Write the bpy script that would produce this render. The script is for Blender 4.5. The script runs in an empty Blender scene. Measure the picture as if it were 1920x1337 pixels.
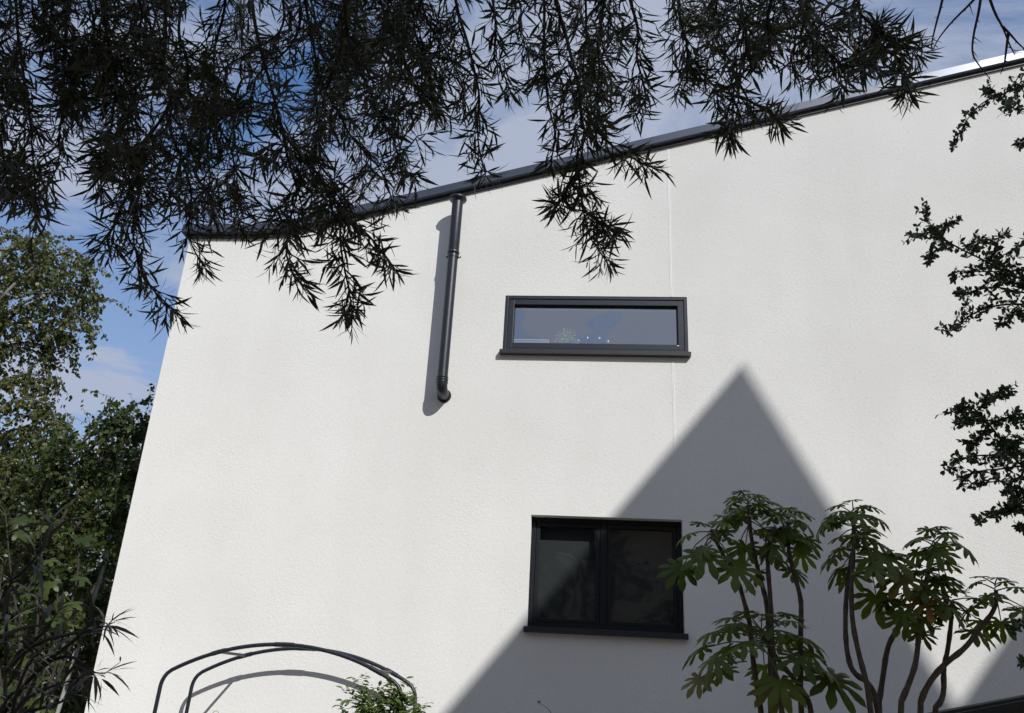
import bpy, math, random
import numpy as np
from mathutils import Vector, Matrix
PI = math.pi
sc = bpy.context.scene
COL = sc.collection

# ------------------------------------------------------------------ camera
CAM = np.array([0.0, -7.532, 1.65])
YAW, PITCH, ROLL, FPX = -0.10416, 0.38354, 0.05493, 1570.0
W0, H0 = 1920.0, 1337.0
def cam_axes():
    cy, sy, cp, sp = math.cos(YAW), math.sin(YAW), math.cos(PITCH), math.sin(PITCH)
    f = np.array([sy*cp, cy*cp, sp]); r0 = np.array([cy, -sy, 0.0]); u0 = np.cross(r0, f)
    return r0*math.cos(ROLL)+u0*math.sin(ROLL), u0*math.cos(ROLL)-r0*math.sin(ROLL), f
CR, CU, CF = cam_axes()
cd = bpy.data.cameras.new('camera'); cam = bpy.data.objects.new('camera', cd); COL.objects.link(cam)
cd.sensor_fit = 'HORIZONTAL'; cd.sensor_width = 36.0; cd.lens = FPX/W0*36.0
cd.clip_start = 0.05; cd.clip_end = 2000.0
cam.matrix_world = Matrix(((CR[0], CU[0], -CF[0], CAM[0]), (CR[1], CU[1], -CF[1], CAM[1]), (CR[2], CU[2], -CF[2], CAM[2]), (0, 0, 0, 1)))
sc.camera = cam
# ------------------------------------------------------------------ sky, sun, exposure
SUN_EL, SUN_AZ = math.radians(38.0), math.radians(36.0)          # azimuth right of the facade's normal
SUN = np.array([math.cos(SUN_EL)*math.sin(SUN_AZ), -math.cos(SUN_EL)*math.cos(SUN_AZ), math.sin(SUN_EL)])
world = bpy.data.worlds.new('World'); sc.world = world; world.use_nodes = True
wn, wl = world.node_tree.nodes, world.node_tree.links
for n in list(wn): wn.remove(n)
wout = wn.new('ShaderNodeOutputWorld')
sky = wn.new('ShaderNodeTexSky'); sky.sky_type = 'NISHITA'; sky.sun_disc = False
sky.sun_elevation = SUN_EL; sky.sun_rotation = math.atan2(SUN[0], SUN[1])
sky.altitude = 50; sky.air_density = 1.0; sky.dust_density = 0.6; sky.ozone_density = 5.0
bg1 = wn.new('ShaderNodeBackground'); bg1.inputs[1].default_value = 0.14
hs_ = wn.new('ShaderNodeHueSaturation'); hs_.inputs['Saturation'].default_value = 1.45; wl.new(sky.outputs[0], hs_.inputs['Color']); wl.new(hs_.outputs[0], bg1.inputs[0])
bg2 = wn.new('ShaderNodeBackground'); bg2.inputs[0].default_value = (0.475, 0.525, 0.655, 1); bg2.inputs[1].default_value = 0.93
tc = wn.new('ShaderNodeTexCoord'); sep = wn.new('ShaderNodeSeparateXYZ'); wl.new(tc.outputs['Generated'], sep.inputs[0])
def wmath(op, a, b):
    m = wn.new('ShaderNodeMath'); m.operation = op
    for i, v in enumerate((a, b)):
        if isinstance(v, (int, float)): m.inputs[i].default_value = v
        else: wl.new(v, m.inputs[i])
    return m.outputs[0]
zz = wmath('ADD', wmath('MAXIMUM', sep.outputs[2], 0.0), 0.22)
comb = wn.new('ShaderNodeCombineXYZ')
wl.new(wmath('DIVIDE', sep.outputs[0], zz), comb.inputs[0]); wl.new(wmath('DIVIDE', sep.outputs[1], zz), comb.inputs[1])
mp = wn.new('ShaderNodeMapping'); mp.inputs['Rotation'].default_value = (0, 0, 0.5); mp.inputs['Scale'].default_value = (1.0, 1.9, 1.0); mp.inputs['Location'].default_value = (3.94, 6.82, 0)
wl.new(comb.outputs[0], mp.inputs[0])
nz = wn.new('ShaderNodeTexNoise'); nz.inputs['Scale'].default_value = 1.7; nz.inputs['Detail'].default_value = 9; nz.inputs['Roughness'].default_value = 0.62; nz.inputs['Distortion'].default_value = 0.5
wl.new(mp.outputs[0], nz.inputs['Vector'])
rp = wn.new('ShaderNodeValToRGB'); rp.color_ramp.elements[0].position = 0.34; rp.color_ramp.elements[1].position = 0.54
rp.color_ramp.elements[0].color = (0.04, 0.04, 0.04, 1); rp.color_ramp.elements[1].color = (0.95, 0.95, 0.95, 1)
wl.new(nz.outputs[0], rp.inputs[0])
cov = wmath('MAXIMUM', rp.outputs[0], wmath('MULTIPLY_ADD', sep.outputs[2], -1.3)); cov.node.inputs[1].links[0].from_node.inputs[2].default_value = 1.0   # the veil thickens towards the horizon
mixw = wn.new('ShaderNodeMixShader'); wl.new(wmath('MINIMUM', cov, 0.93), mixw.inputs[0]); wl.new(bg1.outputs[0], mixw.inputs[1]); wl.new(bg2.outputs[0], mixw.inputs[2])
wl.new(mixw.outputs[0], wout.inputs[0])
sl = bpy.data.lights.new('sun', 'SUN'); sl.energy = 4.05; sl.angle = math.radians(0.45); sl.color = (1.0, 0.975, 0.935)
sun = bpy.data.objects.new('sun', sl); COL.objects.link(sun)
sun.rotation_euler = Vector(SUN).to_track_quat('Z', 'Y').to_euler(); sun.location = (8, -12, 14)
vs = sc.view_settings; vs.view_transform = 'Standard'; vs.look = 'None'; vs.exposure = 0.0; vs.gamma = 1.0; vs.use_curve_mapping = False
sc.cycles.max_bounces = 8; sc.cycles.transparent_max_bounces = 12

# ------------------------------------------------------------------ helpers
def ray(x, y): return CF + CR*((x-W0/2)/FPX) + CU*((H0/2-y)/FPX)
def at(x, y, Y):                                     # photo point -> world point on the plane y = Y
    d = ray(x, y); return CAM + d*((Y-CAM[1])/d[1])
def atd(x, y, dep): return CAM + ray(x, y)*dep       # photo point -> world point at that depth
def to_px(P):
    d = np.asarray(P)-CAM; z = d@CF
    return W0/2+FPX*(d@CR)/z, H0/2-FPX*(d@CU)/z, z
def norm(v):
    v = np.asarray(v, float); return v/max(1e-9, np.linalg.norm(v))
def tag(o, label=None, cat=None, group=None, kind=None):
    if label: o['label'] = label
    if cat: o['category'] = cat
    if group: o['group'] = group
    if kind: o['kind'] = kind
    return o
def empty(name, loc, label, cat, group=None):
    o = bpy.data.objects.new(name, None); COL.objects.link(o); o.location = Vector(loc); o.empty_display_size = 0.1
    return tag(o, label, cat, group)
def link(name, me, parent=None):
    o = bpy.data.objects.new(name, me); COL.objects.link(o)
    if parent is not None:
        o.parent = parent
        p = Vector((0, 0, 0)); q = parent
        while q is not None: p += q.location; q = q.parent
        o.location = -p                               # meshes are written in world space
        if parent.type == 'MESH': o.location = (0, 0, 0)
    return o
class MB:
    def __init__(s): s.v = []; s.f = []; s.sm = []
    def add(s, vs, fs, smooth=False):
        b = len(s.v); s.v += [tuple(map(float, p)) for p in vs]
        s.f += [tuple(b+i for i in f) for f in fs]; s.sm += [smooth]*len(fs)
    def box(s, x0, x1, y0, y1, z0, z1):
        s.add([(x0,y0,z0),(x1,y0,z0),(x1,y1,z0),(x0,y1,z0),(x0,y0,z1),(x1,y0,z1),(x1,y1,z1),(x0,y1,z1)],
              [(0,3,2,1),(4,5,6,7),(0,1,5,4),(1,2,6,5),(2,3,7,6),(3,0,4,7)])
    def tube(s, pts, rad, n=8, cap=True):
        pts = [np.asarray(p, float) for p in pts]; m = len(pts)
        if not hasattr(rad, '__len__'): rad = [rad]*m
        elif len(rad) != m: rad = np.interp(np.linspace(0, 1, m), np.linspace(0, 1, len(rad)), rad)
        vs = []; ref = None
        for i, p in enumerate(pts):
            t = norm(pts[min(i+1, m-1)]-pts[max(i-1, 0)])
            if ref is None:
                ref = np.cross(t, (0, 0, 1.0)) if abs(t[2]) < .9 else np.cross(t, (1.0, 0, 0))
            ref = norm(ref - t*(ref@t)); b = np.cross(t, ref)
            for k in range(n):
                a = 2*PI*k/n; vs.append(p+(ref*math.cos(a)+b*math.sin(a))*rad[i])
        fs = [(i*n+k, i*n+(k+1) % n, (i+1)*n+(k+1) % n, (i+1)*n+k) for i in range(m-1) for k in range(n)]
        s.add(vs, fs, True)
        if cap:
            s.add(vs[:n], [tuple(range(n-1, -1, -1))]); s.add(vs[-n:], [tuple(range(n))])
    def lathe(s, prof, c, n=32):
        vs = []
        for r, z in prof:
            for k in range(n):
                a = 2*PI*k/n; vs.append((c[0]+r*math.cos(a), c[1]+r*math.sin(a), c[2]+z))
        s.add(vs, [(i*n+k, i*n+(k+1) % n, (i+1)*n+(k+1) % n, (i+1)*n+k) for i in range(len(prof)-1) for k in range(n)], True)
    def mesh(s, name, mat):
        me = bpy.data.meshes.new(name); me.from_pydata(s.v, [], s.f); me.update()
        me.polygons.foreach_set('use_smooth', s.sm)
        me.materials.append(mat); return me
    def build(s, name, mat, parent=None):
        return link(name, s.mesh(name, mat), parent)
def box(name, mat, parent, *a):
    m = MB(); m.box(*a); return m.build(name, mat, parent)
def bevel(o, w=0.004, seg=2):
    b = o.modifiers.new('bevel', 'BEVEL'); b.width = w; b.segments = seg; b.limit_method = 'ANGLE'; return o

# ------------------------------------------------------------------ materials
def mat(name, col, rough=0.6, metal=0.0, var=0.0, vscale=8.0, bump=0.0, bscale=60.0, spec=0.5, col2=None, coat=0.0):
    m = bpy.data.materials.new(name); m.use_nodes = True
    n, l = m.node_tree.nodes, m.node_tree.links; p = n['Principled BSDF']
    p.inputs['Roughness'].default_value = rough; p.inputs['Metallic'].default_value = metal
    p.inputs['Specular IOR Level'].default_value = spec; p.inputs['Coat Weight'].default_value = coat
    p.inputs['Base Color'].default_value = (*col, 1)
    t = n.new('ShaderNodeTexCoord')
    if var or col2:
        a = n.new('ShaderNodeTexNoise'); a.inputs['Scale'].default_value = vscale; a.inputs['Detail'].default_value = 6; l.new(t.outputs['Object'], a.inputs['Vector'])
        r = n.new('ShaderNodeValToRGB'); r.color_ramp.elements[0].position = .3; r.color_ramp.elements[1].position = .7
        c2 = col2 or tuple(min(1, c*(1+var)) for c in col); c1 = col if col2 else tuple(c*(1-var) for c in col)
        r.color_ramp.elements[0].color = (*c1, 1); r.color_ramp.elements[1].color = (*c2, 1)
        l.new(a.outputs[0], r.inputs[0]); l.new(r.outputs[0], p.inputs['Base Color'])
    if bump:
        a = n.new('ShaderNodeTexNoise'); a.inputs['Scale'].default_value = bscale; a.inputs['Detail'].default_value = 4; l.new(t.outputs['Object'], a.inputs['Vector'])
        b = n.new('ShaderNodeBump'); b.inputs['Strength'].default_value = 1.0; b.inputs['Distance'].default_value = bump
        l.new(a.outputs[0], b.inputs['Height']); l.new(b.outputs[0], p.inputs['Normal'])
    return m
def leaf_mat(name, c1, c2, rough=0.45, trans=0.25, spec=0.4, tint=1.6):
    m = bpy.data.materials.new(name); m.use_nodes = True
    n, l = m.node_tree.nodes, m.node_tree.links; p = n['Principled BSDF']
    g = n.new('ShaderNodeNewGeometry'); oi = n.new('ShaderNodeObjectInfo')
    ad = n.new('ShaderNodeMath'); ad.operation = 'ADD'; fr = n.new('ShaderNodeMath'); fr.operation = 'FRACT'
    l.new(g.outputs['Random Per Island'], ad.inputs[0]); l.new(oi.outputs['Random'], ad.inputs[1]); l.new(ad.outputs[0], fr.inputs[0])
    mx = n.new('ShaderNodeMix'); mx.data_type = 'RGBA'; mx.inputs[6].default_value = (*c1, 1); mx.inputs[7].default_value = (*c2, 1)
    l.new(fr.outputs[0], mx.inputs[0]); l.new(mx.outputs[2], p.inputs['Base Color'])
    p.inputs['Roughness'].default_value = rough; p.inputs['Specular IOR Level'].default_value = spec
    tr = n.new('ShaderNodeBsdfTranslucent'); sh = n.new('ShaderNodeMixShader'); sh.inputs[0].default_value = trans
    vm = n.new('ShaderNodeVectorMath'); vm.operation = 'MULTIPLY'; vm.inputs[1].default_value = (tint, tint*1.1, tint*.5)
    l.new(mx.outputs[2], vm.inputs[0]); l.new(vm.outputs[0], tr.inputs[0])
    l.new(p.outputs[0], sh.inputs[1]); l.new(tr.outputs[0], sh.inputs[2]); l.new(sh.outputs[0], n['Material Output'].inputs[0])
    return m
def render_mat():
    m = bpy.data.materials.new('white_render'); m.use_nodes = True
    n, l = m.node_tree.nodes, m.node_tree.links; p = n['Principled BSDF']; p.inputs['Roughness'].default_value = .9; p.inputs['Specular IOR Level'].default_value = .15; p.inputs['Diffuse Roughness'].default_value = .5
    t = n.new('ShaderNodeTexCoord')
    def noise(s, d, sc3=None):
        a = n.new('ShaderNodeTexNoise'); a.inputs['Scale'].default_value = s; a.inputs['Detail'].default_value = d
        if sc3:
            mpg = n.new('ShaderNodeMapping'); mpg.inputs['Scale'].default_value = sc3; l.new(t.outputs['Object'], mpg.inputs[0]); l.new(mpg.outputs[0], a.inputs['Vector'])
        else: l.new(t.outputs['Object'], a.inputs['Vector'])
        return a
    big = noise(0.7, 5); streak = noise(1.0, 6, (3.0, 1.0, .35)); fine = noise(38, 3)
    def ramp(src, a, b, p0=.3, p1=.7):
        r = n.new('ShaderNodeValToRGB'); r.color_ramp.elements[0].position = p0; r.color_ramp.elements[1].position = p1
        r.color_ramp.elements[0].color = (*a, 1); r.color_ramp.elements[1].color = (*b, 1); l.new(src.outputs[0], r.inputs[0]); return r
    r1 = ramp(big, (.765, .765, .745), (.83, .832, .815)); r2 = ramp(streak, (.978, .976, .972), (1, 1, 1)); r3 = ramp(fine, (.965, .965, .965), (1, 1, 1), .35, .6)
    def mul(a, b):
        x = n.new('ShaderNodeMix'); x.data_type = 'RGBA'; x.blend_type = 'MULTIPLY'; x.inputs[0].default_value = 1; l.new(a, x.inputs[6]); l.new(b, x.inputs[7]); return x.outputs[2]
    sv = n.new('ShaderNodeTexVoronoi'); sv.inputs['Scale'].default_value = 16; l.new(t.outputs['Object'], sv.inputs['Vector'])
    r4 = n.new('ShaderNodeValToRGB'); r4.color_ramp.elements[0].position = .055; r4.color_ramp.elements[1].position = .10; r4.color_ramp.elements[0].color = (.80, .79, .77, 1); r4.color_ramp.elements[1].color = (1, 1, 1, 1); l.new(sv.outputs['Distance'], r4.inputs[0])
    l.new(mul(mul(mul(r1.outputs[0], r2.outputs[0]), r3.outputs[0]), r4.outputs[0]), p.inputs['Base Color'])
    v = n.new('ShaderNodeTexVoronoi'); v.inputs['Scale'].default_value = 70; l.new(t.outputs['Object'], v.inputs['Vector'])
    f2 = noise(30, 5)
    ad = n.new('ShaderNodeMath'); ad.operation = 'ADD'; l.new(v.outputs['Distance'], ad.inputs[0]); l.new(f2.outputs[0], ad.inputs[1])
    b = n.new('ShaderNodeBump'); b.inputs['Strength'].default_value = 1.0; b.inputs['Distance'].default_value = .0014; l.new(ad.outputs[0], b.inputs['Height'])
    pt = noise(1.3, 4); rpt = ramp(pt, (.25, .25, .25), (1.3, 1.3, 1.3), .35, .68); dm = n.new('ShaderNodeMath'); dm.operation = 'MULTIPLY'; dm.inputs[1].default_value = .0014; l.new(rpt.outputs[0], dm.inputs[0]); l.new(dm.outputs[0], b.inputs['Distance'])
    lo = noise(2.2, 3); b2 = n.new('ShaderNodeBump'); b2.inputs['Strength'].default_value = 1; b2.inputs['Distance'].default_value = .004
    l.new(lo.outputs[0], b2.inputs['Height']); l.new(b2.outputs[0], b.inputs['Normal'])
    l.new(b.outputs[0], p.inputs['Normal'])
    return m
def glass_mat(name, ior, tint=(.92, .95, .95)):
    m = bpy.data.materials.new(name); m.use_nodes = True
    n, l = m.node_tree.nodes, m.node_tree.links; n.remove(n['Principled BSDF'])
    fr = n.new('ShaderNodeFresnel'); ge = n.new('ShaderNodeNewGeometry')      # same reflectance from both sides of the sheet
    e1 = n.new('ShaderNodeMath'); e1.operation = 'MULTIPLY_ADD'; l.new(ge.outputs['Backfacing'], e1.inputs[0]); e1.inputs[1].default_value = -2.0; e1.inputs[2].default_value = 1.0
    e2 = n.new('ShaderNodeMath'); e2.operation = 'POWER'; e2.inputs[0].default_value = ior; l.new(e1.outputs[0], e2.inputs[1]); l.new(e2.outputs[0], fr.inputs[0])
    tr = n.new('ShaderNodeBsdfTransparent'); tr.inputs[0].default_value = (*tint, 1)
    gl = n.new('ShaderNodeBsdfGlossy'); gl.inputs['Roughness'].default_value = .01
    t = n.new('ShaderNodeTexCoord'); nz_ = n.new('ShaderNodeTexNoise'); nz_.inputs['Scale'].default_value = 1.6; nz_.inputs['Detail'].default_value = 1
    l.new(t.outputs['Object'], nz_.inputs['Vector']); bp = n.new('ShaderNodeBump'); bp.inputs['Distance'].default_value = .012; l.new(nz_.outputs[0], bp.inputs['Height']); l.new(bp.outputs[0], gl.inputs['Normal'])
    sh = n.new('ShaderNodeMixShader'); l.new(fr.outputs[0], sh.inputs[0]); l.new(tr.outputs[0], sh.inputs[1]); l.new(gl.outputs[0], sh.inputs[2])
    l.new(sh.outputs[0], n['Material Output'].inputs[0]); return m
M = {}
M['render'] = render_mat()
M['bead'] = mat('joint_bead', (.84, .84, .83), .8)
M['coping'] = mat('coping_metal', (.062, .072, .098), .34, 0.45, var=.10, vscale=3, spec=.6)
M['anth'] = mat('anthracite_frame', (.010, .014, .024), .42, var=.12, vscale=5, bump=.0004, bscale=30)
M['anth2'] = mat('black_frame', (.007, .009, .013), .5, var=.12, vscale=5, spec=.3)
M['sill'] = mat('anthracite_sill', (.018, .020, .026), .45, var=.12, vscale=5)
M['flue'] = mat('flue_paint', (.010, .013, .021), .40, 0.0, var=.15, vscale=6, bump=.0006, bscale=18)
M['glass'] = glass_mat('window_glass', 1.55)
M['glasscoat'] = glass_mat('coated_window_glass', 5.2)
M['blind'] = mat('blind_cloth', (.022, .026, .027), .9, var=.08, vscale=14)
M['room'] = mat('room_plaster', (.62, .62, .60), .9, var=.03)
M['arch'] = mat('arch_steel', (.020, .024, .034), .38, 0.2, var=.25, vscale=22, bump=.0006, bscale=90)
M['bark'] = mat('grey_bark', (.045, .038, .030), .9, var=.35, vscale=25, bump=.004, bscale=60)
M['twig'] = mat('thorn_twig', (.030, .024, .020), .85, var=.3, vscale=30)
M['fstem'] = mat('fatsia_stem', (.085, .066, .046), .85, var=.35, vscale=30, bump=.004, bscale=70)
M['petiole'] = mat('leaf_stalk', (.09, .10, .035), .6, var=.3, vscale=12)
M['post'] = mat('grey_post', (.30, .31, .30), .8, var=.2, vscale=12)
M['birchbark'] = mat('birch_bark', (.20, .19, .17), .85, vscale=10, col2=(.05, .045, .04))
M['buck'] = leaf_mat('narrow_leaf', (.024, .031, .016), (.046, .053, .028), .5, .12)
M['buckold'] = leaf_mat('narrow_leaf_old', (.06, .065, .025), (.12, .09, .03), .5, .2)
M['pyra'] = leaf_mat('small_oval_leaf', (.026, .046, .018), (.050, .080, .034), .4, .15)
M['fats'] = leaf_mat('fatsia_leaf', (.050, .078, .013), (.098, .128, .024), .5, .28, spec=.18)
M['fatsy'] = leaf_mat('fatsia_yellow_leaf', (.13, .135, .026), (.17, .15, .03), .45, .3, tint=1.2)
M['fatsb'] = leaf_mat('fatsia_brown_leaf', (.28, .16, .05), (.32, .19, .06), .5, .35, tint=1.2)
M['birch'] = leaf_mat('birch_leaf', (.042, .056, .013), (.112, .120, .034), .4, .3)
M['dense'] = leaf_mat('shrub_leaf', (.020, .040, .010), (.068, .088, .022), .42, .25)
M['fig'] = leaf_mat('broad_leaf', (.022, .040, .008), (.065, .088, .016), .45, .35)
M['long'] = leaf_mat('long_leaf', (.030, .030, .022), (.055, .050, .034), .4, .1)
M['rose'] = leaf_mat('rose_leaf', (.060, .105, .022), (.115, .160, .035), .38, .3)
M['potleaf'] = leaf_mat('pot_plant_leaf', (.30, .44, .16), (.50, .62, .32), .4, .3)
M['brick'] = mat('neighbour_brick', (.66, .54, .40), .9, var=.2, vscale=30)  # unseen house's wall tone, lightened to bounce warm light into the shade
M['slate'] = mat('neighbour_slate', (.07, .075, .085), .6, var=.2, vscale=20)
M['bounce_ground'] = mat('ground_bounce_tan', (.27, .22, .155), .95, vscale=4, col2=(.40, .33, .24), bump=.02, bscale=30)  # pale warm tan, chosen to bounce light into the shaded facade
M['felt'] = mat('shed_felt', (.022, .023, .024), .9, var=.2, vscale=20, bump=.002, bscale=120)
M['shed'] = mat('shed_wood', (.075, .06, .045), .85, var=.3, vscale=9)

# ------------------------------------------------------------------ setting: ground
g = MB(); g.add([(-400, -400, 0), (400, -400, 0), (400, 400, 0), (-400, 400, 0)], [(0, 1, 2, 3)])
tag(g.build('ground', M['bounce_ground']), 'rough garden ground below the frame', None, kind='structure')

# ------------------------------------------------------------------ the house
XL, XR, XB = -4.33, 9.0, -3.38
BND = [XB-.28, XB-.14, XB, XB+.14, XB+.28]                        # the roof edge sweeps up from its flat end
def roof_z(x):
    t = XB if x <= XB-.28 else x if x >= XB+.28 else XB+(x-XB+.28)**2/1.12
    return 6.965 + 0.2715*t
UW = (-0.886, 0.910, 4.768, 5.368)
LW = (-0.534, 0.813, 2.205, 3.167)
house = empty('house', (0, 0, 0), 'white rendered house with mono-pitch roof edge and two dark framed windows', 'house')
def wall():
    m = MB()
    xs = sorted([XL, *BND, UW[0], UW[1], LW[0], LW[1], 2.5, 4.5, 6.5, XR]); zs = [0, LW[2], LW[3], UW[2], UW[3]]
    idx = {}
    vs = []
    def V(x, y, z):
        k = (round(x, 4), round(y, 4), round(z, 4))
        if k not in idx: idx[k] = len(vs); vs.append(k)
        return idx[k]
    fs = []
    for a, b in zip(xs, xs[1:]):
        for i in range(len(zs)):
            z0 = zs[i]; t0 = zs[i+1] if i+1 < len(zs) else roof_z(a); t1 = zs[i+1] if i+1 < len(zs) else roof_z(b)
            if any(a >= w[0]-1e-6 and b <= w[1]+1e-6 and z0 >= w[2]-1e-6 and i+1 < len(zs) and t0 <= w[3]+1e-6 for w in (UW, LW)): continue
            fs.append((V(a, 0, z0), V(b, 0, z0), V(b, 0, t1), V(a, 0, t0)))
    for w, dep in ((UW, .34), (LW, .34)):
        x0, x1, z0, z1 = w
        fs += [(V(x0, 0, z0), V(x0, 0, z1), V(x0, dep, z1), V(x0, dep, z0)), (V(x1, 0, z1), V(x1, 0, z0), V(x1, dep, z0), V(x1, dep, z1)),
               (V(x0, 0, z1), V(x1, 0, z1), V(x1, dep, z1), V(x0, dep, z1)), (V(x1, 0, z0), V(x0, 0, z0), V(x0, dep, z0), V(x1, dep, z0))]
    dp = 9.0
    fs += [(V(XL, dp, 0), V(XL, 0, 0), V(XL, 0, roof_z(XL)), V(XL, dp, roof_z(XL))), (V(XR, 0, 0), V(XR, dp, 0), V(XR, dp, roof_z(XR)), V(XR, 0, roof_z(XR))),
           (V(XR, dp, 0), V(XL, dp, 0), V(XL, dp, roof_z(XL)), *[V(b, dp, roof_z(b)) for b in BND], V(XR, dp, roof_z(XR)))]
    m.add(vs, fs); return m.build('wall', M['render'], house)
wall()
rm = MB(); rx = [XL, *BND, XR]
rm.add([(x, y, roof_z(x)-.012) for x in rx for y in (.02, 8.98)], [(2*i, 2*i+2, 2*i+3, 2*i+1) for i in range(len(rx)-1)])
rm.build('roof', M['slate'], house)
def extr(prof, x0, x1, name, material, parent, zf=roof_z, end0=0, end1=0):
    m = MB(); n = len(prof)
    st = [x0]+[b for b in BND if x0+.01 < b < x1-.01]+[x1]; q = len(st)
    vs = [(x, y, zf(x)+z) for x in st for y, z in prof]
    m.add(vs, [(i*n+k, i*n+(k+1) % n, (i+1)*n+(k+1) % n, (i+1)*n+k) for i in range(q-1) for k in range(n)]+[tuple(range(n-1, -1, -1)), tuple(range((q-1)*n, q*n))])
    return m.build(name, material, parent)
cop_prof = [(-.072, .0), (-.078, .008), (-.074, .098), (-.064, .106), (.40, .150), (.40, .0)]
cuts = [XL-.07, -2.6, -1.0, 1.62, 4.24, 6.8, XR]
for a, b in zip(cuts, cuts[1:]):
    extr(cop_prof, a+.0015, b-.0015, 'coping', M['coping'], house)
strip_prof = [(-.028, -.038), (-.028, -.001), (-.002, -.001), (-.002, -.038)]
for a, b in ((XL-.03, -1.2), (-1.2, XR)): extr(strip_prof, a, b, 'fascia_strip', M['sill'], house)
for z0, zt in ((LW[3]+.002, lambda x: UW[2]-.05), (UW[3]+.002, lambda x: roof_z(x)-.04)):
    m = MB(); xj = .757
    for dx in (-.0075, .0045): m.box(xj+dx, xj+dx+.0045, -.0035, .003, z0, zt(xj))
    m.build('movement_joint', M['bead'], house)

def frame_ring(m, x0, x1, z0, z1, wd, y0, y1):
    m.box(x0, x0+wd, y0, y1, z0, z1); m.box(x1-wd, x1, y0, y1, z0, z1)
    m.box(x0+wd, x1-wd, y0, y1, z1-wd, z1); m.box(x0+wd, x1-wd, y0, y1, z0, z0+wd)
def window_upper():
    x0, x1, z0, z1 = UW
    fr = MB(); frame_ring(fr, x0+.001, x1-.001, z0+.001, z1-.001, .032, .004, .10)
    w = fr.build('window', M['anth'], house); bevel(w, .003)
    s = MB(); frame_ring(s, x0+.035, x1-.035, z0+.035, z1-.035, .058, .012, .09); bevel(s.build('sash', M['anth'], w), .004)
    p = MB(); p.add([(x0+.09, .058, z0+.09), (x1-.09, .058, z0+.09), (x1-.09, .058, z1-.09), (x0+.09, .058, z1-.09)], [(0, 1, 2, 3)]); p.build('pane', M['glasscoat'], w)
    gk = MB(); frame_ring(gk, x0+.0925, x1-.0925, z0+.0925, z1-.0925, .010, .046, .056); gk.build('gasket', M['sill'], w)
    si = MB(); pr = [(-.058, -.048), (-.058, -.006), (.0035, .006), (.0035, -.048)]
    n = 4; a, b = x0-.022, x1+.018
    si.add([(a, y, z0+z) for y, z in pr]+[(b, y, z0+z) for y, z in pr], [(k, (k+1) % n, n+(k+1) % n, n+k) for k in range(n)]+[(3, 2, 1, 0), (4, 5, 6, 7)])
    bevel(si.build('sill', M['sill'], w), .003)
    tg = MB(); tg.box(x1-.105, x1-.088, .006, .012, z0+.075, z0+.083); tg.build('label_tag', M['bead'], w)
def window_lower():
    x0, x1, z0, z1 = LW
    fr = MB(); frame_ring(fr, x0+.001, x1-.001, z0+.001, z1-.001, .042, .10, .17)
    xm = x0 + .655
    fr.box(xm-.028, xm+.028, .10, .17, z0+.043, z1-.043)
    w = fr.build('window', M['anth2'], house); bevel(w, .003)
    for a, b in ((x0+.0445, xm-.0295), (xm+.0295, x1-.0445)):
        s = MB(); frame_ring(s, a, b, z0+.0445, z1-.0445, .036, .106, .16); bevel(s.build('sash', M['anth2'], w), .004)
        p = MB(); p.add([(a+.033, .135, z0+.077), (b-.033, .135, z0+.077), (b-.033, .135, z1-.077), (a+.033, .135, z1-.077)], [(0, 1, 2, 3)]); p.build('pane', M['glass'], w)
    si = MB(); pr = [(-.05, -.05), (-.05, -.008), (.099, .010), (.099, .0005), (-.001, .0005), (-.001, -.05)]; n = 6; a, b = x0+.0015, x1-.0015
    si.add([(a, y, z0+z) for y, z in pr]+[(b, y, z0+z) for y, z in pr], [(k, (k+1) % n, n+(k+1) % n, n+k) for k in range(n)]+[(5, 4, 3, 2, 1, 0), (6, 7, 8, 9, 10, 11)])
    for e0, e1 in ((x0-.022, x0+.001), (x1-.001, x1+.020)): si.box(e0, e1, -.0515, -.002, z0-.0515, z0-.004)
    si.build('sill', M['sill'], w)
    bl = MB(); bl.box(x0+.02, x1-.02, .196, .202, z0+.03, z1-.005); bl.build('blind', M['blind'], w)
window_upper(); window_lower()
def room(x0, x1, y0, y1, z0, z1):
    m = MB(); v = [(x0,y0,z0),(x1,y0,z0),(x1,y1,z0),(x0,y1,z0),(x0,y0,z1),(x1,y0,z1),(x1,y1,z1),(x0,y1,z1)]
    m.add(v, [(0,1,2,3),(7,6,5,4),(1,5,6,2),(2,6,7,3),(3,7,4,0)])
    # front wall of the room with the window hole
    a, b, c, d = UW
    f = [(x0,y0,z0),(x1,y0,z0),(x1,y0,z1),(x0,y0,z1),(a,y0,c),(b,y0,c),(b,y0,d),(a,y0,d)]
    m.add(f, [(0,4,5,1),(1,5,6,2),(2,6,7,3),(3,7,4,0)])
    m.build('room_lining', M['room'], house)
room(-2.4, 2.4, .341, 4.4, 3.85, 6.05)

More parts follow.
